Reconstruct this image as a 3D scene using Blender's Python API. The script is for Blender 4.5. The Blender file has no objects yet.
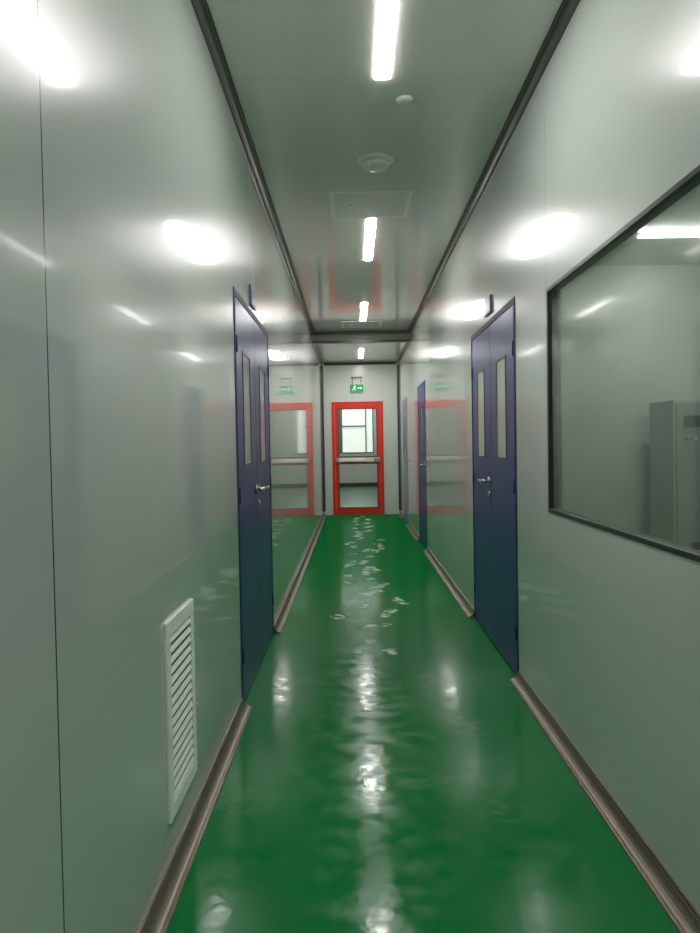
import bpy, bmesh, math, random
from mathutils import Matrix, Vector
random.seed(4)
sc = bpy.context.scene
COL = sc.collection
sc.view_settings.view_transform = 'Standard'
sc.view_settings.look = 'None'
sc.view_settings.exposure = 0.0

# ---------------------------------------------------------------- helpers
def s2l(c):
    return tuple(((v/255)/12.92 if v/255 <= .04045 else ((v/255+.055)/1.055)**2.4) for v in c)

def mat(name, col, rough=.5, metal=0., spec=.5, noise=0., nscale=8., emit=0., coat=0., crough=.06):
    m = bpy.data.materials.new(name); m.use_nodes = True
    nt = m.node_tree; N = nt.nodes; L = nt.links
    b = N['Principled BSDF']
    lc = s2l(col) + (1,)
    b.inputs['Base Color'].default_value = lc
    b.inputs['Roughness'].default_value = rough
    b.inputs['Metallic'].default_value = metal
    b.inputs['Specular IOR Level'].default_value = spec
    b.inputs['Coat Weight'].default_value = coat
    b.inputs['Coat Roughness'].default_value = crough
    tc = N.new('ShaderNodeTexCoord')
    nz = N.new('ShaderNodeTexNoise'); nz.inputs['Scale'].default_value = nscale; nz.inputs['Detail'].default_value = 4
    L.new(tc.outputs['Object'], nz.inputs['Vector'])
    mx = N.new('ShaderNodeMix'); mx.data_type = 'RGBA'
    k = 1 - noise
    mx.inputs['A'].default_value = (lc[0]*k, lc[1]*k, lc[2]*k, 1)
    mx.inputs['B'].default_value = tuple(min(1, v*(1+noise)) for v in lc[:3]) + (1,)
    L.new(nz.outputs['Fac'], mx.inputs['Factor'])
    L.new(mx.outputs['Result'], b.inputs['Base Color'])
    if emit:
        b.inputs['Emission Color'].default_value = lc
        b.inputs['Emission Strength'].default_value = emit
    return m

def panel_mat(name, col, axis, offset, pitch, rough, width=.004, dark=.45, only=None, spec=.5, coat=0., crough=.1):
    """painted steel sandwich panel with joints, world coords (axis 0=X,1=Y)"""
    m = mat(name, col, rough, spec=spec, noise=.04, nscale=1.0, coat=coat, crough=crough)
    nt = m.node_tree; N = nt.nodes; L = nt.links
    b = N['Principled BSDF']
    geo = N.new('ShaderNodeNewGeometry'); sep = N.new('ShaderNodeSeparateXYZ')
    L.new(geo.outputs['Position'], sep.inputs[0])
    def M(op, a, v=None, c=None):
        n = N.new('ShaderNodeMath'); n.operation = op
        for i, x in enumerate((a, v, c)):
            if x is None: continue
            if isinstance(x, (int, float)): n.inputs[i].default_value = x
            else: L.new(x, n.inputs[i])
        return n.outputs[0]
    if only is None:
        t = M('SUBTRACT', sep.outputs[axis], offset)
        t = M('PINGPONG', t, pitch/2)
        msk = M('LESS_THAN', t, width/2)
    else:
        msk = None
        for o in only:
            t = M('ABSOLUTE', M('SUBTRACT', sep.outputs[axis], o))
            q = M('LESS_THAN', t, width/2)
            msk = q if msk is None else M('MAXIMUM', msk, q)
    src = b.inputs['Base Color'].links[0].from_socket
    mx = N.new('ShaderNodeMix'); mx.data_type = 'RGBA'
    L.new(msk, mx.inputs['Factor']); L.new(src, mx.inputs['A'])
    lc = s2l(col); mx.inputs['B'].default_value = (lc[0]*dark, lc[1]*dark, lc[2]*dark, 1)
    L.new(mx.outputs['Result'], b.inputs['Base Color'])
    return m

def glass_mat(name, tint=(.85, .92, .88), rough=.02, ior=.1):
    m = bpy.data.materials.new(name); m.use_nodes = True
    nt = m.node_tree; N = nt.nodes; L = nt.links
    N.remove(N['Principled BSDF'])
    out = N['Material Output']
    tr = N.new('ShaderNodeBsdfTransparent'); tr.inputs[0].default_value = tint + (1,)
    gl = N.new('ShaderNodeBsdfGlossy'); gl.inputs['Roughness'].default_value = rough
    lw = N.new('ShaderNodeLayerWeight'); lw.inputs['Blend'].default_value = .5
    pw = N.new('ShaderNodeMath'); pw.operation = 'POWER'; pw.inputs[1].default_value = 4.0
    mr = N.new('ShaderNodeMapRange'); mr.inputs['To Min'].default_value = ior; mr.inputs['To Max'].default_value = .9
    mx = N.new('ShaderNodeMixShader')
    L.new(lw.outputs['Facing'], pw.inputs[0]); L.new(pw.outputs[0], mr.inputs['Value']); L.new(mr.outputs['Result'], mx.inputs[0])
    L.new(tr.outputs[0], mx.inputs[1]); L.new(gl.outputs[0], mx.inputs[2])
    L.new(mx.outputs[0], out.inputs[0])
    return m

W = {}
def reg(ob, w, parent=None):
    COL.objects.link(ob)
    W[ob.name] = Vector(w)
    if parent is not None:
        ob.parent = parent
        ob.location = Vector(w) - W[parent.name]
    else:
        ob.location = w
    return ob

def empty(name, w, parent=None):
    return reg(bpy.data.objects.new(name, None), w, parent)

def finish(name, bm, w, m, parent=None, bevel=0, smooth=False, seg=2):
    bm.normal_update()
    bmesh.ops.recalc_face_normals(bm, faces=bm.faces)
    me = bpy.data.meshes.new(name); bm.to_mesh(me); bm.free()
    if isinstance(m, (list, tuple)):
        for x in m: me.materials.append(x)
    else: me.materials.append(m)
    if smooth:
        for p in me.polygons: p.use_smooth = True
    ob = bpy.data.objects.new(name, me)
    reg(ob, w, parent)
    if bevel:
        md = ob.modifiers.new('bevel', 'BEVEL'); md.width = bevel; md.segments = seg
        md.limit_method = 'ANGLE'; md.angle_limit = math.radians(40)
    return ob

def addbox(bm, b, o=(0, 0, 0), mi=0):
    x0, x1, y0, y1, z0, z1 = b
    if x0 > x1: x0, x1 = x1, x0
    if y0 > y1: y0, y1 = y1, y0
    if z0 > z1: z0, z1 = z1, z0
    vs = [bm.verts.new((x-o[0], y-o[1], z-o[2])) for x in (x0, x1) for y in (y0, y1) for z in (z0, z1)]
    for f in ((0, 1, 3, 2), (4, 6, 7, 5), (0, 4, 5, 1), (2, 3, 7, 6), (0, 2, 6, 4), (1, 5, 7, 3)):
        fc = bm.faces.new([vs[i] for i in f]); fc.material_index = mi

def boxes(name, bl, m, parent=None, bevel=0):
    xs = [v for b in bl for v in b[0:2]]; ys = [v for b in bl for v in b[2:4]]; zs = [v for b in bl for v in b[4:6]]
    o = ((min(xs)+max(xs))/2, (min(ys)+max(ys))/2, min(zs))
    bm = bmesh.new()
    for b in bl: addbox(bm, b, o)
    return finish(name, bm, o, m, parent, bevel)

def box(name, b, m, parent=None, bevel=0):
    return boxes(name, [b], m, parent, bevel)

def sheet(name, axis, p, t, a0, a1, z0, z1, holes, m, parent=None, bevel=0):
    """slab with rectangular holes. axis 'x': plane at X=p, in-plane Y. 'y': plane at Y=p. 'z': plane at Z=p, in-plane X,Y"""
    A = sorted(set([a0, a1] + [v for h in holes for v in h[:2] if a0 < v < a1]))
    Z = sorted(set([z0, z1] + [v for h in holes for v in h[2:] if z0 < v < z1]))
    def solid(i, j):
        if i < 0 or j < 0 or i >= len(A)-1 or j >= len(Z)-1: return False
        ca = (A[i]+A[i+1])/2; cz = (Z[j]+Z[j+1])/2
        return not any(h[0] < ca < h[1] and h[2] < cz < h[3] for h in holes)
    oa = (a0+a1)/2
    o = {'x': (p, oa, z0), 'y': (oa, p, z0), 'z': (oa, z0, p)}[axis]
    bm = bmesh.new(); cache = {}
    def V(a, z, d):
        k = (a, z, d)
        if k not in cache:
            c = {'x': (d, a-oa, z-z0), 'y': (a-oa, d, z-z0), 'z': (a-oa, z-z0, d)}[axis]
            cache[k] = bm.verts.new(c)
        return cache[k]
    for i in range(len(A)-1):
        for j in range(len(Z)-1):
            if not solid(i, j): continue
            x0, x1, y0, y1 = A[i], A[i+1], Z[j], Z[j+1]
            for d in (0, t):
                bm.faces.new([V(x0, y0, d), V(x1, y0, d), V(x1, y1, d), V(x0, y1, d)])
            for (ni, nj, e) in ((i-1, j, ((x0, y0), (x0, y1))), (i+1, j, ((x1, y0), (x1, y1))),
                                (i, j-1, ((x0, y0), (x1, y0))), (i, j+1, ((x0, y1), (x1, y1)))):
                if not solid(ni, nj):
                    (ea, eb) = e
                    bm.faces.new([V(*ea, 0), V(*eb, 0), V(*eb, t), V(*ea, t)])
    return finish(name, bm, o, m, parent, bevel)

def cyl(name, c, r, h, axis, m, parent=None, r2=None, seg=32, bevel=0):
    bm = bmesh.new()
    bmesh.ops.create_cone(bm, cap_ends=True, segments=seg, radius1=r, radius2=(r if r2 is None else r2), depth=h)
    if axis == 'x': bmesh.ops.rotate(bm, verts=bm.verts, matrix=Matrix.Rotation(math.pi/2, 3, 'Y'))
    if axis == 'y': bmesh.ops.rotate(bm, verts=bm.verts, matrix=Matrix.Rotation(math.pi/2, 3, 'X'))
    ob = finish(name, bm, c, m, parent, bevel)
    for p in ob.data.polygons:
        if len(p.vertices) == 4: p.use_smooth = True
    return ob

def lathe(name, c, prof, m, parent=None, seg=40):
    bm = bmesh.new(); rings = []
    for r, z in prof:
        if r < 1e-5: rings.append([bm.verts.new((0, 0, z))])
        else: rings.append([bm.verts.new((r*math.cos(2*math.pi*i/seg), r*math.sin(2*math.pi*i/seg), z)) for i in range(seg)])
    for a, b in zip(rings, rings[1:]):
        for i in range(seg):
            j = (i+1) % seg
            if len(a) == 1: bm.faces.new([a[0], b[i], b[j]])
            elif len(b) == 1: bm.faces.new([a[i], a[j], b[0]])
            else: bm.faces.new([a[i], a[j], b[j], b[i]])
    return finish(name, bm, c, m, parent, smooth=True)

def extrude(name, prof, axis, a0, a1, base, m, parent=None):
    bm = bmesh.new(); R = []
    mid = (a0+a1)/2
    for a in (a0-mid, a1-mid):
        if axis == 'y': R.append([bm.verts.new((u, a, v)) for u, v in prof])
        elif axis == 'x': R.append([bm.verts.new((a, u, v)) for u, v in prof])
        else: R.append([bm.verts.new((u, v, a)) for u, v in prof])
    n = len(prof)
    for i in range(n):
        j = (i+1) % n
        bm.faces.new([R[0][i], R[0][j], R[1][j], R[1][i]])
    bm.faces.new(R[0]); bm.faces.new(R[1][::-1])
    o = {'y': (base[0], mid, base[1]), 'x': (mid, base[0], base[1]), 'z': (base[0], base[1], mid)}[axis]
    return finish(name, bm, o, m, parent)

def info(ob, label=None, cat=None, kind=None, group=None):
    if label: ob["label"] = label
    if cat: ob["category"] = cat
    if kind: ob["kind"] = kind
    if group: ob["group"] = group
    return ob

# ---------------------------------------------------------------- dimensions
XL, XR = -.57, .88
H = 2.98; H2 = 2.86
YB, YE = -2.6, 13.46
YH = 10.57
T = .06

# ---------------------------------------------------------------- materials
WC = (200, 207, 201)
m_wl = panel_mat('panel_left', WC, 1, 0, 1, .268, .006, .10, only=[1.345], spec=.36, coat=.95, crough=.05)
m_wr = panel_mat('panel_right', WC, 1, 0, 1, .268, .004, .6, only=[3.24, 5.6, 7.9], spec=.36, coat=.8, crough=.06)
m_we = panel_mat('panel_end', (218, 222, 216), 0, .0, 9, .25)
m_wside = mat('panel_side_room', (210, 216, 209), .3, noise=.04)
m_ceil = panel_mat('panel_ceiling', (222, 220, 216), 1, 3.34, 1.16, .26, .004, .82, spec=.5, coat=.8, crough=.06)
m_header = mat('header_grey', (150, 152, 146), .35, spec=.5, noise=.04)
m_alu = mat('aluminium_dark', (88, 88, 82), .35, metal=.7, noise=.1, nscale=5)
m_base = mat('aluminium_bronze', (130, 119, 106), .38, metal=.6, noise=.2, nscale=9)
m_blueL = mat('blue_steel', (40, 50, 118), .3, noise=.06, nscale=3)
m_blueR = mat('blue_steel_right', (40, 52, 126), .3, noise=.06, nscale=3)
m_bluef = mat('blue_frame', (34, 40, 86), .5, spec=.3, noise=.05)
m_gap = mat('door_gap_shade', (10, 12, 26), .6)  # shade of the door gaps as a near-black colour
m_paneL = mat('pane_dim_room', (168, 168, 172), .12, spec=.7, noise=.25, nscale=5)  # opaque; dimness of the room behind is put into the colour
m_paneR = mat('pane_lit_room', (226, 224, 204), .15, spec=.6, noise=.15, nscale=5)  # opaque; brightness of the lit room behind is put into the colour
m_pframe = mat('pane_gasket', (92, 94, 124), .4)
m_steel = mat('stainless', (205, 207, 205), .22, metal=.9, noise=.05)
m_white = mat('white_paint', (252, 253, 250), .38, noise=.02)
m_white2 = mat('white_plastic', (224, 227, 221), .4, noise=.03)
m_red = mat('red_steel', (242, 52, 30), .35, noise=.05, nscale=4)
m_black = mat('dark_frame', (52, 58, 54), .35, metal=.2, noise=.1)
m_glass = glass_mat('window_glass', (.86, .90, .87), .05, .08)
m_glass2 = glass_mat('door_glass', (.92, .95, .93), .01, .04)
m_tube = mat('tube_light', (255, 253, 250), .5, emit=66.)
m_cab = mat('cabinet_grey', (190, 195, 189), .45, noise=.06)
m_cabd = mat('cabinet_door_grey', (168, 174, 168), .4, noise=.06)
m_cab_dark = mat('cabinet_dark', (104, 110, 106), .5)
m_signg = mat('exit_green', (12, 150, 78), .4, emit=.35)
m_signw = mat('sign_white', (235, 250, 240), .4, emit=.6)
m_day = mat('daylight_glow', (246, 249, 246), .6, emit=.75)  # emission stands in for daylight at the far window
m_vent = mat('vent_gap_shade', (70, 76, 72), .7)  # shade behind the slats put into a dark grey

m_perf = mat('perforated_panel', (226, 224, 221), .26, noise=.08, nscale=14, coat=.6, crough=.07)
nt = m_perf.node_tree; N = nt.nodes; L = nt.links
vo = N.new('ShaderNodeTexVoronoi'); vo.inputs['Scale'].default_value = 45; vo.inputs['Randomness'].default_value = 0
tc = [n for n in N if n.type == 'TEX_COORD'][0]
L.new(tc.outputs['Object'], vo.inputs['Vector'])
lt = N.new('ShaderNodeMath'); lt.operation = 'LESS_THAN'; lt.inputs[1].default_value = .16
L.new(vo.outputs['Distance'], lt.inputs[0])
mx = N.new('ShaderNodeMix'); mx.data_type = 'RGBA'
src = N['Principled BSDF'].inputs['Base Color'].links[0].from_socket
L.new(lt.outputs[0], mx.inputs['Factor']); L.new(src, mx.inputs['A']); mx.inputs['B'].default_value = (.58, .59, .57, 1)
L.new(mx.outputs['Result'], N['Principled BSDF'].inputs['Base Color'])

# green epoxy floor: glossy near the entrance, dull trodden film further along
def floor_mat():
    m = bpy.data.materials.new('green_epoxy'); m.use_nodes = True
    nt = m.node_tree; N = nt.nodes; L = nt.links; b = N['Principled BSDF']
    geo = N.new('ShaderNodeNewGeometry'); P = geo.outputs['Position']
    sep = N.new('ShaderNodeSeparateXYZ'); L.new(P, sep.inputs[0])
    cmb = N.new('ShaderNodeCombineXYZ'); L.new(sep.outputs[0], cmb.inputs[0]); L.new(sep.outputs[1], cmb.inputs[1]); cmb.inputs[2].default_value = .37
    Q = cmb.outputs[0]
    def M(op, *a, clamp=False):
        n = N.new('ShaderNodeMath'); n.operation = op; n.use_clamp = clamp
        for i, x in enumerate(a):
            if isinstance(x, (int, float)): n.inputs[i].default_value = x
            else: L.new(x, n.inputs[i])
        return n.outputs[0]
    def noise(scale, det=3, vec=None):
        n = N.new('ShaderNodeTexNoise'); n.inputs['Scale'].default_value = scale; n.inputs['Detail'].default_value = det
        L.new(vec or Q, n.inputs['Vector']); return n.outputs['Fac']
    def ramp(v, a, c, lo=0., hi=1.):
        n = N.new('ShaderNodeMapRange'); n.inputs['From Min'].default_value = a; n.inputs['From Max'].default_value = c
        n.inputs['To Min'].default_value = lo; n.inputs['To Max'].default_value = hi
        n.interpolation_type = 'SMOOTHSTEP' if (lo == 0. and hi == 1.) else 'LINEAR'
        L.new(v, n.inputs['Value']); return n.outputs['Result']
    smear = M('MULTIPLY', ramp(noise(3.2, 6), .54, .70), ramp(noise(23.0, 4), .40, .62))
    smear = M('MULTIPLY', smear, M('MULTIPLY', ramp(sep.outputs[1], 1.8, 2.6), ramp(sep.outputs[1], 4.6, 3.6)))
    base = N.new('ShaderNodeMix'); base.data_type = 'RGBA'
    base.inputs['A'].default_value = s2l((2, 112, 50)) + (1,); base.inputs['B'].default_value = s2l((6, 122, 58)) + (1,)
    L.new(noise(1.4, 3), base.inputs['Factor'])
    mx = N.new('ShaderNodeMix'); mx.data_type = 'RGBA'
    L.new(M('MULTIPLY', smear, .08), mx.inputs['Factor']); L.new(base.outputs['Result'], mx.inputs['A']); mx.inputs['B'].default_value = (.62, .80, .68, 1)
    L.new(mx.outputs['Result'], b.inputs['Base Color'])
    r = ramp(noise(11, 6), .36, .64, .09, .22)
    L.new(r, b.inputs['Roughness'])
    b.inputs['Specular IOR Level'].default_value = .18
    bp = N.new('ShaderNodeBump'); bp.inputs['Distance'].default_value = .004
    L.new(ramp(sep.outputs[1], 3.0, 5.5, .20, .03), bp.inputs['Strength'])
    L.new(noise(16, 3), bp.inputs['Height']); L.new(bp.outputs['Normal'], b.inputs['Normal'])
    df = N.new('ShaderNodeBsdfDiffuse'); L.new(mx.outputs['Result'], df.inputs['Color'])
    ms = N.new('ShaderNodeMixShader')
    film = M('ADD', M('MULTIPLY', ramp(sep.outputs[1], 2.6, 7.2), .78), .10)
    L.new(film, ms.inputs[0]); L.new(b.outputs[0], ms.inputs[1]); L.new(df.outputs[0], ms.inputs[2])
    L.new(ms.outputs[0], N['Material Output'].inputs[0])
    return m
m_floor = floor_mat()

# ---------------------------------------------------------------- room shell
DL = (3.50, 4.90)
DR = (3.855, 5.26)
D3 = (8.65, 9.60)
D4 = (11.55, 12.55)
DH = 2.07
WIN = (.75, 3.225, .97, 1.97)
GR = (2.10, 2.46, .165, .765)
LX = .165; LW = .078; LL = 1.2
LY = (-.45, 2.76, 5.97, 9.10)

def st(ob, label, cat):
    return info(ob, label, cat, 'structure')

st(sheet('wall_left', 'x', XL, -T, YB, YE, 0, H, [(DL[0], DL[1], -1, DH)], m_wl), 'glossy grey-green steel panel corridor wall', 'wall')
st(sheet('wall_right', 'x', XR, T, YB, YE, 0, H,
         [(DR[0], DR[1], -1, DH), (D3[0], D3[1], -1, DH), (D4[0], D4[1], -1, DH), WIN], m_wr),
   'glossy grey-green steel panel wall with interior window', 'wall')
EDX = (-.39, .575)
st(sheet('wall_end', 'y', YE, T, XL-T, XR+T, 0, H, [(EDX[0], EDX[1], -1, 2.13)], m_we), 'pale grey panel wall closing the corridor', 'wall')
st(sheet('wall_back', 'y', YB, -T, XL-T, XR+T, 0, H, [], m_we), 'grey panel wall closing the corridor', 'wall')
st(box('floor', (-2.6, 4.4, YB-T, 23.2, -.12, 0), m_floor), 'glossy green epoxy floor', 'floor')
st(sheet('ceiling', 'z', H, .08, XL-T, XR+T, YB-T, YE+T, [(LX-LW/2, LX+LW/2, y-LL/2, y+LL/2) for y in LY], m_ceil),
   'glossy grey panel ceiling with joints', 'ceiling')
st(sheet('ceiling', 'z', H2, H-.001-H2, XL, XR, YH+.10, YE, [(LX-LW/2, LX+LW/2, 12.2-LL/2, 12.2+LL/2)], m_ceil),
   'lowered grey panel ceiling near the end', 'ceiling')

st(box('trim_1', (XL, XR, YH, YH+.10, 2.817, H), m_header), 'grey header beam across the corridor ceiling', 'beam')
st(boxes('trim_2', [(XL, XR, YH-.035, YH, 2.935, H), (XL, XR, YH-.03, YH, 2.810, 2.848)], m_alu), 'dark aluminium strips on the header beam', 'trim')

# dusty shoe prints trodden along the corridor
def dust_mat():
    m = bpy.data.materials.new('pale_dust'); m.use_nodes = True
    nt = m.node_tree; N = nt.nodes; L = nt.links
    N.remove(N['Principled BSDF'])
    df = N.new('ShaderNodeBsdfDiffuse'); df.inputs['Color'].default_value = (.60, .80, .66, 1)
    geo = N.new('ShaderNodeNewGeometry')
    nz = N.new('ShaderNodeTexNoise'); nz.inputs['Scale'].default_value = 15; nz.inputs['Detail'].default_value = 3
    L.new(geo.outputs['Position'], nz.inputs['Vector'])
    mr = N.new('ShaderNodeMapRange'); mr.inputs['From Min'].default_value = .38; mr.inputs['From Max'].default_value = .60
    mr.inputs['To Min'].default_value = .0; mr.inputs['To Max'].default_value = .9
    L.new(nz.outputs['Fac'], mr.inputs['Value'])
    # dust thins out towards the rim of every print (vertex colour falloff)
    vc = N.new('ShaderNodeVertexColor'); vc.layer_name = 'fade'
    mu = N.new('ShaderNodeMath'); mu.operation = 'MULTIPLY'
    L.new(mr.outputs['Result'], mu.inputs[0]); L.new(vc.outputs['Color'], mu.inputs[1])
    tr = N.new('ShaderNodeBsdfTransparent'); mx = N.new('ShaderNodeMixShader')
    L.new(mu.outputs[0], mx.inputs[0]); L.new(tr.outputs[0], mx.inputs[1]); L.new(df.outputs[0], mx.inputs[2])
    L.new(mx.outputs[0], N['Material Output'].inputs[0])
    return m
m_dust = dust_mat()
bm = bmesh.new()
cl = bm.loops.layers.color.new('fade')
rnd = random.Random(11)
def sole(cx, cy, ang, z, sw, part):
    """outline of a shoe sole: ball + waist + heel, length ~.29, soft rim"""
    full = [(-.040, -.13), (-.020, -.148), (.020, -.148), (.040, -.13), (.036, -.06), (.034, 0), (.050, .06), (.048, .11), (.028, .142), (0, .152), (-.030, .138), (-.050, .10), (-.050, .05), (-.032, 0), (-.036, -.06)]
    if part == 'ball': full = [(.034, 0), (.050, .06), (.048, .11), (.028, .142), (0, .152), (-.030, .138), (-.050, .10), (-.050, .05), (-.032, 0)]
    if part == 'heel': full = [(-.040, -.13), (-.020, -.148), (.020, -.148), (.040, -.13), (.036, -.06), (-.036, -.06)]
    mxx = sum(p[0] for p in full)/len(full); mxy = sum(p[1] for p in full)/len(full)
    def P(x, y):
        x *= sw
        return bm.verts.new((cx + x*math.cos(ang) - y*math.sin(ang), cy + x*math.sin(ang) + y*math.cos(ang), z))
    outer = [P(mxx+(x-mxx)*1.15, mxy+(y-mxy)*1.08) for x, y in full]
    inner = [P(mxx+(x-mxx)*.80, mxy+(y-mxy)*.90) for x, y in full]
    s_in = set(inner)
    n = len(full)
    fs = [bm.faces.new(inner)]
    for i in range(n):
        j = (i+1) % n
        fs.append(bm.faces.new([outer[i], outer[j], inner[j], inner[i]]))
    for f_ in fs:
        for lp in f_.loops:
            v = 1. if lp.vert in s_in else 0.
            lp[cl] = (v, v, v, 1)
y = 4.35; idx = 0
while y < 13.1:
    lane = (.02 if idx % 2 else .22) + rnd.uniform(-.14, .14)
    if y > 9: lane += -.02
    sole(lane, y, rnd.uniform(-.5, .5), .0006 + .00001*idx, rnd.choice((-1.1, 1.1)), rnd.choice(('full', 'ball', 'full', 'ball', 'heel')))
    idx += 1
    y += rnd.uniform(.10, .26) * (1 + max(0, y-8)*.10)
fp = finish('shoe_print_trail', bm, (0, 0, 0), m_dust)
info(fp, 'pale dusty shoe prints trailing along the green floor', 'footprints', 'stuff')

def cove(w, k):
    p = [(0, 0), (0, w), (w*.13, w), (w*.15, w*.82)]
    for i in range(1, 7):
        a = math.pi + (math.pi/2)*i/7
        p.append((w*.95 + w*.78*math.cos(a), w*.95 + w*.78*math.sin(a)))
    p += [(w*.82, w*.15), (w, w*.13), (w, 0)]
    return p
def profL(w): return [(u, v) for u, v in cove(w, 0)]
BW = .052
for y0, y1 in ((YB, DL[0]-.005), (DL[1]+.005, YE)):
    ob = extrude('baseboard_left', profL(BW), 'y', y0, y1, (XL, 0), m_base)
    st(ob, 'bronze-grey aluminium coved skirting along the wall', 'skirting')
for y0, y1 in ((YB, DR[0]-.005), (DR[1]+.005, D3[0]-.005), (D3[1]+.005, D4[0]-.005), (D4[1]+.005, YE)):
    ob = extrude('baseboard_right', [(-u, v) for u, v in profL(BW)], 'y', y0, y1, (XR, 0), m_base)
    st(ob, 'bronze-grey aluminium coved skirting along the wall', 'skirting')
CW = .045
k = 3
for s, X in ((1, XL), (-1, XR)):
    for (y0, y1, hh) in ((YB, YH-.036, H), (YH+.101, YE, H2)):
        ob = extrude('trim_%d' % k, [(s*u, -v) for u, v in profL(CW)], 'y', y0, y1, (X, hh), m_alu); k += 1
        st(ob, 'dark aluminium cove between wall and ceiling', 'trim')
    ob = extrude('trim_%d' % k, [(s*u, -v) for u, v in profL(.035)], 'z', .07, H2-.051, (X, YE), m_alu); k += 1
    st(ob, 'aluminium corner cove strip', 'trim')
ob = extrude('trim_%d' % k, [(-u, -v) for u, v in profL(CW)], 'x', XL+.051, XR-.051, (YE, H2), m_alu); k += 1
st(ob, 'aluminium cove between end wall and ceiling', 'trim')

# ---------------------------------------------------------------- double doors
def lever_handle(parent, s, X, y, z, d, key=True):
    h = empty('door_handle', (X, y, z), parent)
    cyl('rosette', (X+s*.005, y, z), .026, .010, 'x', m_steel, h)
    cyl('spindle', (X+s*.028, y, z), .010, .036, 'x', m_steel, h)
    box('lever', (X+s*.040, X+s*.056, y-.010*d, y+.125*d, z-.010, z+.010), m_steel, h, bevel=.006)
    if key:
        cyl('lock_cylinder', (X+s*.004, y, z-.085), .022, .010, 'x', m_steel, h)
    h["label"] = "stainless steel lever handle"
    return h

def double_door(name, s, X, y0, y1, mblue, mpane, split, label):
    D = empty(name, (X, (y0+y1)/2, 0)); st(D, label, 'door')
    f = .035
    o = -s
    boxes('door_frame', [(X+s*.004, X+o*.055, y0, y0+f, 0, DH), (X+s*.004, X+o*.055, y1-f, y1, 0, DH),
                         (X+s*.004, X+o*.055, y0+f, y1-f, DH-f, DH)], m_bluef, D)
    box('gap_shade_sheet', (X+o*.046, X+o*.056, y0+f, y1-f, 0, DH-f), m_gap, D)  # near-black sheet paints the shade in the gaps around the leaves
    for (a, b, side) in ((y0+f+.004, split-.003, 0), (split+.003, y1-f-.004, 1)):
        c = (a+b)/2; ww = .135
        wz0, wz1 = 1.19, 1.79
        lf = sheet('door_leaf', 'x', X+s*.002, o*.045, a, b, .008, DH-f-.004, [(c-ww, c+ww, wz0, wz1)], mblue, D)
        xi = X+s*.002
        sheet('window_frame', 'x', xi+s*.003, o*.030, c-ww-.0, c+ww+.0, wz0, wz1, [(c-ww+.014, c+ww-.014, wz0+.014, wz1-.014)], m_pframe, lf)
        box('window_pane', (xi+o*.001, xi+o*.011, c-ww+.014, c+ww-.014, wz0+.014, wz1-.014), mpane, lf)
        hy = split + (-.055 if side == 0 else .055)
        if s > 0 or side == 1:
            lever_handle(lf, s, xi, hy, 1.045, -1 if side == 0 else 1, key=(side == 1))
        ye = a if side == 0 else b
        for hz in (.25, 1.05, 1.80):
            cyl('hinge', (X+s*.004, ye, hz), .006, .08, 'z', m_bluef, lf, seg=12)
    return D

double_door('door_1', 1, XL, DL[0], DL[1], m_blueL, m_paneL, 4.2, 'navy blue steel double door with narrow vision panes')
double_door('door_2', -1, XR, DR[0], DR[1], m_blueR, m_paneR, 4.56, 'blue steel double door with narrow pale vision panes')

def single_door(name, X, y0, y1, mm, mp, label, win=True):
    s = -1; o = 1; f = .04
    D = empty(name, (X, (y0+y1)/2, 0)); st(D, label, 'door')
    boxes('door_frame', [(X+s*.006, X+o*.055, y0, y0+f, 0, DH), (X+s*.006, X+o*.055, y1-f, y1, 0, DH),
                         (X+s*.006, X+o*.055, y0+f, y1-f, DH-f, DH)], mm, D, bevel=.002)
    a, b = y0+f+.004, y1-f-.004; c = (a+b)/2
    holes = [(c-.14, c+.14, 1.19, 1.79)] if win else []
    lf = sheet('door_leaf', 'x', X+s*.003, .045, a, b, .008, DH-f-.004, holes, mm, D)
    if win:
        sheet('window_frame', 'x', X+s*.006, .03, c-.14, c+.14, 1.19, 1.79, [(c-.122, c+.122, 1.208, 1.772)], m_pframe, lf)
        box('window_pane', (X+.002, X+.012, c-.122, c+.122, 1.208, 1.772), mp, lf)
    lever_handle(lf, s, X+s*.003, y0+.12, 1.045, 1)
single_door('door_3', XR, D3[0], D3[1], m_blueR, m_paneL, 'blue steel single door with a vision pane')
m_bluegrey = mat('blue_grey_steel', (132, 142, 166), .25, noise=.05)
single_door('door_4', XR, D4[0], D4[1], m_bluegrey, m_paneR, 'blue-grey steel single door near the end wall', win=True)

# ---------------------------------------------------------------- red door at the end
D = empty('door_5', ((EDX[0]+EDX[1])/2, YE, 0)); st(D, 'red framed glazed fire door with push bar', 'door')
f = .055
x0, x1 = EDX; RH = 2.13
boxes('door_frame', [(x0, x0+f, YE-.015, YE+.055, 0, RH), (x1-f, x1, YE-.015, YE+.055, 0, RH), (x0+f, x1-f, YE-.015, YE+.055, RH-f, RH)], m_red, D, bevel=.003)
a, b = x0+f+.004, x1-f-.004
st_ = .055
leaf = sheet('door_leaf', 'y', YE-.008, .045, a, b, .008, RH-f-.004,
             [(a+st_, b-st_, .13, .97), (a+st_, b-st_, 1.09, 2.0)], m_red, D)
for z0_, z1_ in ((.13, .97), (1.09, 2.0)):
    sheet('glazing_bead', 'y', YE-.012, .03, a+st_, b-st_, z0_, z1_, [(a+st_+.014, b-st_-.014, z0_+.014, z1_-.014)], m_black, leaf)
    box('glass_pane', (a+st_+.014, b-st_-.014, YE+.004, YE+.012, z0_+.014, z1_-.014), m_glass2, leaf)
pb = empty('push_bar', ((a+b)/2, YE-.03, 1.04), leaf); pb["label"] = "horizontal stainless panic push bar"
box('bar_track', (a+.02, b-.02, YE-.040, YE-.009, .995, 1.075), m_white2, pb, bevel=.006)
box('push_pad', (a+.12, b-.30, YE-.072, YE-.041, 1.005, 1.065), m_white, pb, bevel=.008)
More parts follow.
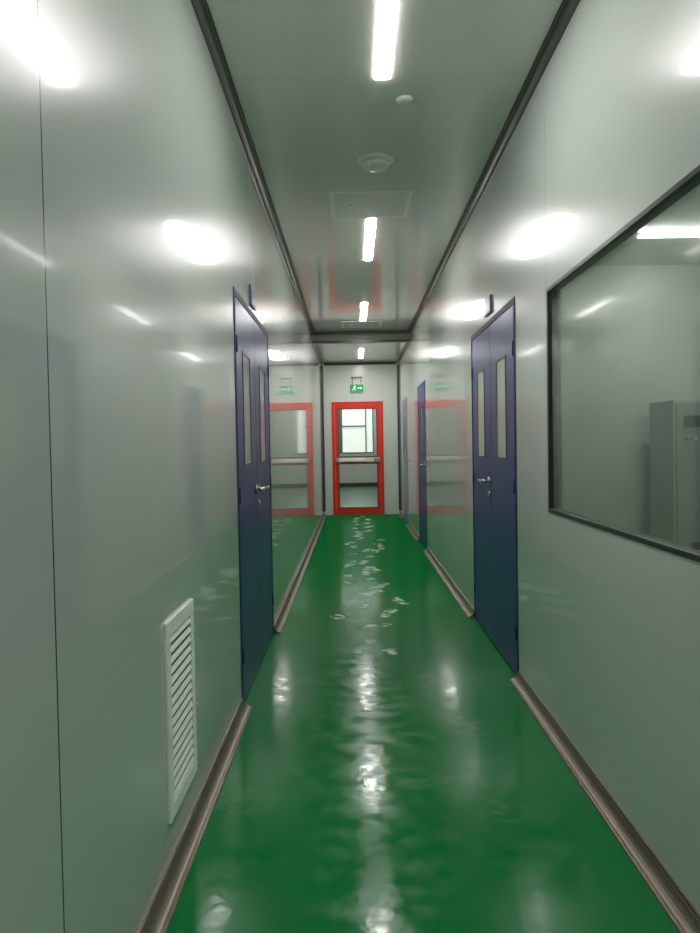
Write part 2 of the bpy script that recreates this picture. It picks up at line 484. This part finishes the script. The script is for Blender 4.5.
box('latch_housing', (b-.13, b-.01, YE-.082, YE-.009, .985, 1.085), m_steel, pb, bevel=.01)
box('end_cap', (a+.005, a+.06, YE-.072, YE-.009, .99, 1.08), m_steel, pb, bevel=.01)

# room beyond the red door
m_farfloor = mat('far_floor_grey_green', (92, 128, 104), .3, noise=.1, nscale=2)
st(box('trim_20', (-2.5, 2.8, YE+T+.02, 22.88, .001, .004), m_farfloor), 'grey-green floor covering beyond the glazed door', 'floor covering')
st(sheet('wall_far', 'y', 22.9, .1, -2.6, 2.9, 0, H, [(-.38, .64, 1.10, 2.60)], m_we), 'pale wall with a bright window beyond the glazed door', 'wall')
st(box('baseboard_far', (-2.5, 2.8, 22.86, 22.899, .004, .13), m_black), 'dark skirting along the far wall', 'skirting')
st(box('wall_far_left', (-2.6, -2.5, YE+T, 22.9, 0, H), m_wside), 'grey panel side wall beyond the glazed door', 'wall')
st(box('wall_far_right', (2.8, 2.9, YE+T, 22.9, 0, H), m_wside), 'grey panel side wall beyond the glazed door', 'wall')
st(box('ceiling', (-2.6, 2.9, YE+T, 23.0, H, H+.08), m_wside), 'panel ceiling beyond the glazed door', 'ceiling')
m_mull = mat('mullion_grey', (120, 126, 122), .4)
wd = empty('window_1', (.13, 22.93, 1.10)); st(wd, 'window glowing in place of daylight, with grey mullions', 'window')
sheet('window_frame', 'y', 22.88, .08, -.44, .66, 1.08, 2.62, [(-.33, .40, 1.11, 1.92), (-.33, .40, 1.965, 2.59), (.44, .63, 1.11, 2.59)], m_mull, wd)
box('daylight_glow_sheet', (-.38, .64, 22.965, 22.975, 1.10, 2.60), m_day, wd)  # self-lit sheet filling the opening in place of daylight

# side room behind the interior window
SX = 4.2
st(box('wall_side_far', (SX, SX+.1, -1.1, 7.05, 0, H), m_wside), 'plain grey-green wall of the side room', 'wall')
st(box('wall_side_back', (XR+T, SX, 6.95, 7.05, 0, H), m_wside), 'plain grey-green end wall of the side room', 'wall')
st(box('wall_side_front', (XR+T, SX, -1.1, -1.0, 0, H), m_wside), 'plain grey-green wall of the side room', 'wall')
st(box('ceiling', (XR+T, SX+.1, -1.1, 7.05, H, H+.08), m_wside), 'panel ceiling of the side room', 'ceiling')

wn = empty('window_2', (XR, (WIN[0]+WIN[1])/2, WIN[2])); st(wn, 'large dark-framed interior observation window', 'window')
sheet('window_frame', 'x', XR-.004, .045, WIN[0], WIN[1], WIN[2], WIN[3], [(WIN[0]+.020, WIN[1]-.020, WIN[2]+.018, WIN[3]-.018)], m_black, wn, bevel=.002)
box('window_glass', (XR+.006, XR+.012, WIN[0]+.020, WIN[1]-.020, WIN[2]+.018, WIN[3]-.018), m_glass, wn)

cb = empty('electrical_cabinet', (3.2, 6.45, 0)); info(cb, 'grey steel electrical cabinet standing against the wall', 'cabinet')
box('plinth', (2.80, 3.78, 6.24, 6.70, 0, .09), m_cab_dark, cb)
box('cabinet_body', (2.78, 3.80, 6.22, 6.72, .09, 1.64), m_cab, cb, bevel=.006)
for q, (xa, xb) in enumerate(((2.80, 3.285), (3.295, 3.78))):
    dr = box('cabinet_door', (xa, xb, 6.198, 6.219, .12, 1.61), m_cabd, cb, bevel=.004)
    hx = xb-.05 if q == 0 else xa+.05
    box('handle', (hx-.012, hx+.012, 6.175, 6.197, .85, 1.0), m_cab_dark, dr, bevel=.004)
    box('vent_slots', (xa+.12, xb-.12, 6.194, 6.197, .25, .40), m_cab_dark, dr)
    box('display', (xa+.06, xa+.20, 6.190, 6.197, 1.40, 1.50), m_cab_dark, dr)
for q in range(3):
    cyl('indicator_lamp', (2.875+.04*q, 6.185, 1.30), .010, .025, 'y', [m_cab_dark, m_signg, m_white][q], cb, seg=16)

# ---------------------------------------------------------------- ceiling lights
def batten(c, hz, group, along='y', ln=LL, lab='slim white recessed LED strip light in the ceiling', w=LW, flush=True):
    L_ = empty('ceiling_light', (c[0], c[1], hz)); info(L_, lab, 'light', None, group)
    h = ln/2; wy = w/2 - (.001 if flush else 0)
    dz = min(.026, w*.35)
    pr = [(wy*math.cos(a), -.001-.007*math.sin(a)) for a in [math.pi*i/10 for i in range(11)]] if flush else \
         [(wy*math.cos(a), -.022-dz*math.sin(a)) for a in [math.pi*i/10 for i in range(11)]]
    hz0, hz1 = (hz-.0005, hz+.03) if flush else (hz-.022, hz)
    if along == 'y':
        box('light_housing', (c[0]-wy, c[0]+wy, c[1]-h+.001, c[1]+h-.001, hz0, hz1), m_white, L_)
        extrude('light_diffuser', pr, 'y', c[1]-h+.012, c[1]+h-.012, (c[0], hz), m_tube, L_)
    else:
        box('light_housing', (c[0]-h, c[0]+h, c[1]-wy*.75, c[1]+wy*.75, hz0, hz1), m_white, L_, bevel=.003)
        extrude('light_diffuser', pr, 'x', c[0]-h+.012, c[0]+h-.012, (c[1], hz), m_tube, L_)
G = 'strip lights along the corridor ceiling'
for yc in LY:
    batten((LX, yc), H, G)
batten((LX, 12.2), H2, G)
SL = 'slim white LED batten light on the ceiling, in a set mostly added as fill'
batten((2.95, 5.9), H, 'side room lights', 'x', 1.2, SL, w=.034, flush=False)
batten((2.6, 3.8), H, 'side room lights', 'x', 1.2, SL, w=.12, flush=False)  # extra batten added out of view to brighten the side room
for yy in (14.6, 17.2, 19.8, 21.8):
    batten((.1, yy), H, 'added far room fill lights', 'x', 1.2, SL, w=.06, flush=False)  # unseen battens added to brighten the room past the glazed door

sd = lathe('smoke_detector', (.285, 3.56, H), [(0, 0), (.046, 0), (.046, -.006), (.040, -.012), (.028, -.016), (0, -.018)], m_white2)
info(sd, 'small round white smoke detector on the ceiling', 'detector')
ev = empty('ceiling_speaker', (.165, 4.28, H)); info(ev, 'round white ceiling unit with domed cover', 'speaker')
lathe('mounting_base', (.165, 4.28, H), [(0, 0), (.108, 0), (.108, -.012), (.096, -.022), (0, -.022)], m_white2, ev)
lathe('domed_cover', (.165, 4.28, H-.0222), [(0, 0), (.082, 0), (.080, -.018), (.066, -.030), (.040, -.036), (0, -.038)], m_white2, ev)
for q in range(8):
    a = q*math.pi/4
    cyl('vent_rib', (.165+.062*math.cos(a), 4.28+.062*math.sin(a), H-.056), .006, .010, 'z', m_white2, ev, seg=8)

m_perfr = mat('diffuser_frame_grey', (232, 233, 228), .25, noise=.03)
def diffuser(xa, xb, ya, yb, lab, hz):
    d = empty('air_diffuser', ((xa+xb)/2, (ya+yb)/2, hz)); info(d, lab, 'vent', None, 'ceiling air diffusers')
    bm = bmesh.new(); o = ((xa+xb)/2, (ya+yb)/2, hz)
    e = .03
    for bb in ((xa, xb, ya, ya+e, hz-.003, hz), (xa, xb, yb-e, yb, hz-.003, hz), (xa, xa+e, ya+e, yb-e, hz-.003, hz), (xb-e, xb, ya+e, yb-e, hz-.003, hz)):
        addbox(bm, bb, o)
    finish('diffuser_frame', bm, o, m_perfr, d)
    box('perforated_panel', (xa+e, xb-e, ya+e, yb-e, hz-.0025, hz-.0002), m_perf, d)
    for q in (.25, .75):
        cyl('screw', (xa+(xb-xa)*q, (ya+yb)/2, hz-.006), .012, .008, 'z', m_white, d, seg=12)
diffuser(-.13, .43, 4.80, 5.36, 'square perforated supply air panel on the ceiling', H)
diffuser(-.13, .43, 9.74, 10.25, 'square perforated supply air panel on the ceiling', H)

# ---------------------------------------------------------------- wall louvre grille
g = empty('vent_grille', (XL, (GR[0]+GR[1])/2, GR[2])); info(g, 'white louvred return air grille low on the wall', 'vent')
e = .045
sheet('grille_frame', 'x', XL+.009, -.0088, GR[0], GR[1], GR[2], GR[3], [(GR[0]+e, GR[1]-e, GR[2]+e, GR[3]-e)], m_white, g, bevel=.001)
box('slat_shade_plate', (XL+.0003, XL+.0012, GR[0]+e, GR[1]-e, GR[2]+e, GR[3]-e), m_vent, g)  # dark plate on the wall face paints the shade between slats
bm = bmesh.new(); o = (XL, (GR[0]+GR[1])/2, GR[2])
n = 16; zz0 = GR[2]+e; st2 = (GR[3]-GR[2]-2*e)/n
for i in range(n):
    z = zz0 + st2*(i+.5)
    pts = [(XL+.0013, z+.0085), (XL+.003, z+.0100), (XL+.0085, z-.0065), (XL+.0085, z-.0085), (XL+.0070, z-.0085)]
    vs = [[bm.verts.new((x-o[0], yy-o[1], q-o[2])) for x, q in pts] for yy in (GR[0]+e, GR[1]-e)]
    for j in range(5):
        l = (j+1) % 5
        bm.faces.new([vs[0][j], vs[0][l], vs[1][l], vs[1][j]])
    bm.faces.new(vs[0]); bm.faces.new(vs[1][::-1])
finish('louvre_slats', bm, o, m_white, g)

# ---------------------------------------------------------------- indicator boxes above doors
m_ind = mat('indicator_blue', (84, 96, 130), .4)
m_ind2 = mat('indicator_face', (112, 124, 150), .3)
def indicator(s, X, y, z, lab):
    d = empty('indicator_box', (X, y, z)); info(d, lab, 'indicator', None, 'indicator boxes above the doors')
    box('box_body', (X, X+s*.012, y-.10, y+.10, z-.055, z+.055), m_ind, d, bevel=.003)
    box('box_face', (X+s*.0121, X+s*.0132, y-.085, y+.085, z-.042, z+.042), m_ind2, d, bevel=.0004)
indicator(1, XL, 4.15, 2.15, 'small grey-blue indicator box above the navy double door')
indicator(-1, XR, 4.58, 2.16, 'small dark blue indicator box above the blue double door')

# ---------------------------------------------------------------- exit sign
ex = empty('exit_sign', (.09, YE-.05, 2.42)); info(ex, 'green illuminated exit sign with running figure above the red door', 'sign')
X0, X1, Z0, Z1 = -.045, .225, 2.30, 2.46
box('sign_housing', (X0, X1, YE-.035, YE-.0005, Z0, Z1), m_white, ex, bevel=.003)
box('sign_face', (X0+.008, X1-.008, YE-.039, YE-.0355, Z0+.008, Z1-.008), m_signg, ex)
boxes('hanging_bracket', [(X0+.05, X0+.062, YE-.022, YE-.012, Z1, Z1+.11), (X1-.062, X1-.05, YE-.022, YE-.012, Z1, Z1+.11), (X0+.03, X1-.03, YE-.030, YE-.0005, Z1+.11, Z1+.13)], m_alu, ex)
bm = bmesh.new(); fy = YE-.0395
def poly(pts):
    vs = [bm.verts.new((x, 0, z)) for x, z in pts]; bm.faces.new(vs)
def limb(a, b, w):
    a = Vector(a); b = Vector(b); d = (b-a).normalized(); nn = Vector((-d.y, d.x))*w/2
    poly([tuple(a+nn), tuple(b+nn), tuple(b-nn), tuple(a-nn)])
cx, cz = .045, 2.38
poly([(cx+.012+.010*math.cos(t*math.pi/6), cz+.045+.010*math.sin(t*math.pi/6)) for t in range(12)])
limb((cx+.006, cz+.034), (cx-.008, cz-.005), .018)
limb((cx+.004, cz+.028), (cx+.030, cz+.012), .008)
limb((cx+.002, cz+.028), (cx-.024, cz+.016), .008)
limb((cx-.006, cz-.002), (cx+.020, cz-.018), .010); limb((cx+.020, cz-.018), (cx+.014, cz-.044), .009)
limb((cx-.008, cz-.002), (cx-.018, cz-.028), .010); limb((cx-.018, cz-.028), (cx-.042, cz-.034), .009)
limb((.10, cz), (.165, cz), .014); poly([(.16, cz+.026), (.195, cz), (.16, cz-.026)])
finish('running_figure_symbol', bm, (0, fy, 0), m_signw, ex)

# ---------------------------------------------------------------- world + camera
w = bpy.data.worlds.new('world'); sc.world = w; w.use_nodes = True
w.node_tree.nodes['Background'].inputs[0].default_value = (.75, .85, .9, 1)
w.node_tree.nodes['Background'].inputs[1].default_value = .3

cam = bpy.data.cameras.new('camera'); co = bpy.data.objects.new('camera', cam); COL.objects.link(co)
cam.sensor_fit = 'HORIZONTAL'; cam.sensor_width = 36; cam.lens = 36*715/700
cam.clip_start = .02
pitch = math.atan(19.5/715); yaw = math.atan(3.3/715)
R = Matrix.Rotation(yaw, 4, 'Z') @ Matrix.Rotation(math.pi/2 - pitch, 4, 'X') @ Matrix.Rotation(math.radians(-1.0), 4, 'Z')
co.matrix_world = Matrix.Translation((0, 0, 1.28)) @ R
sc.camera = co
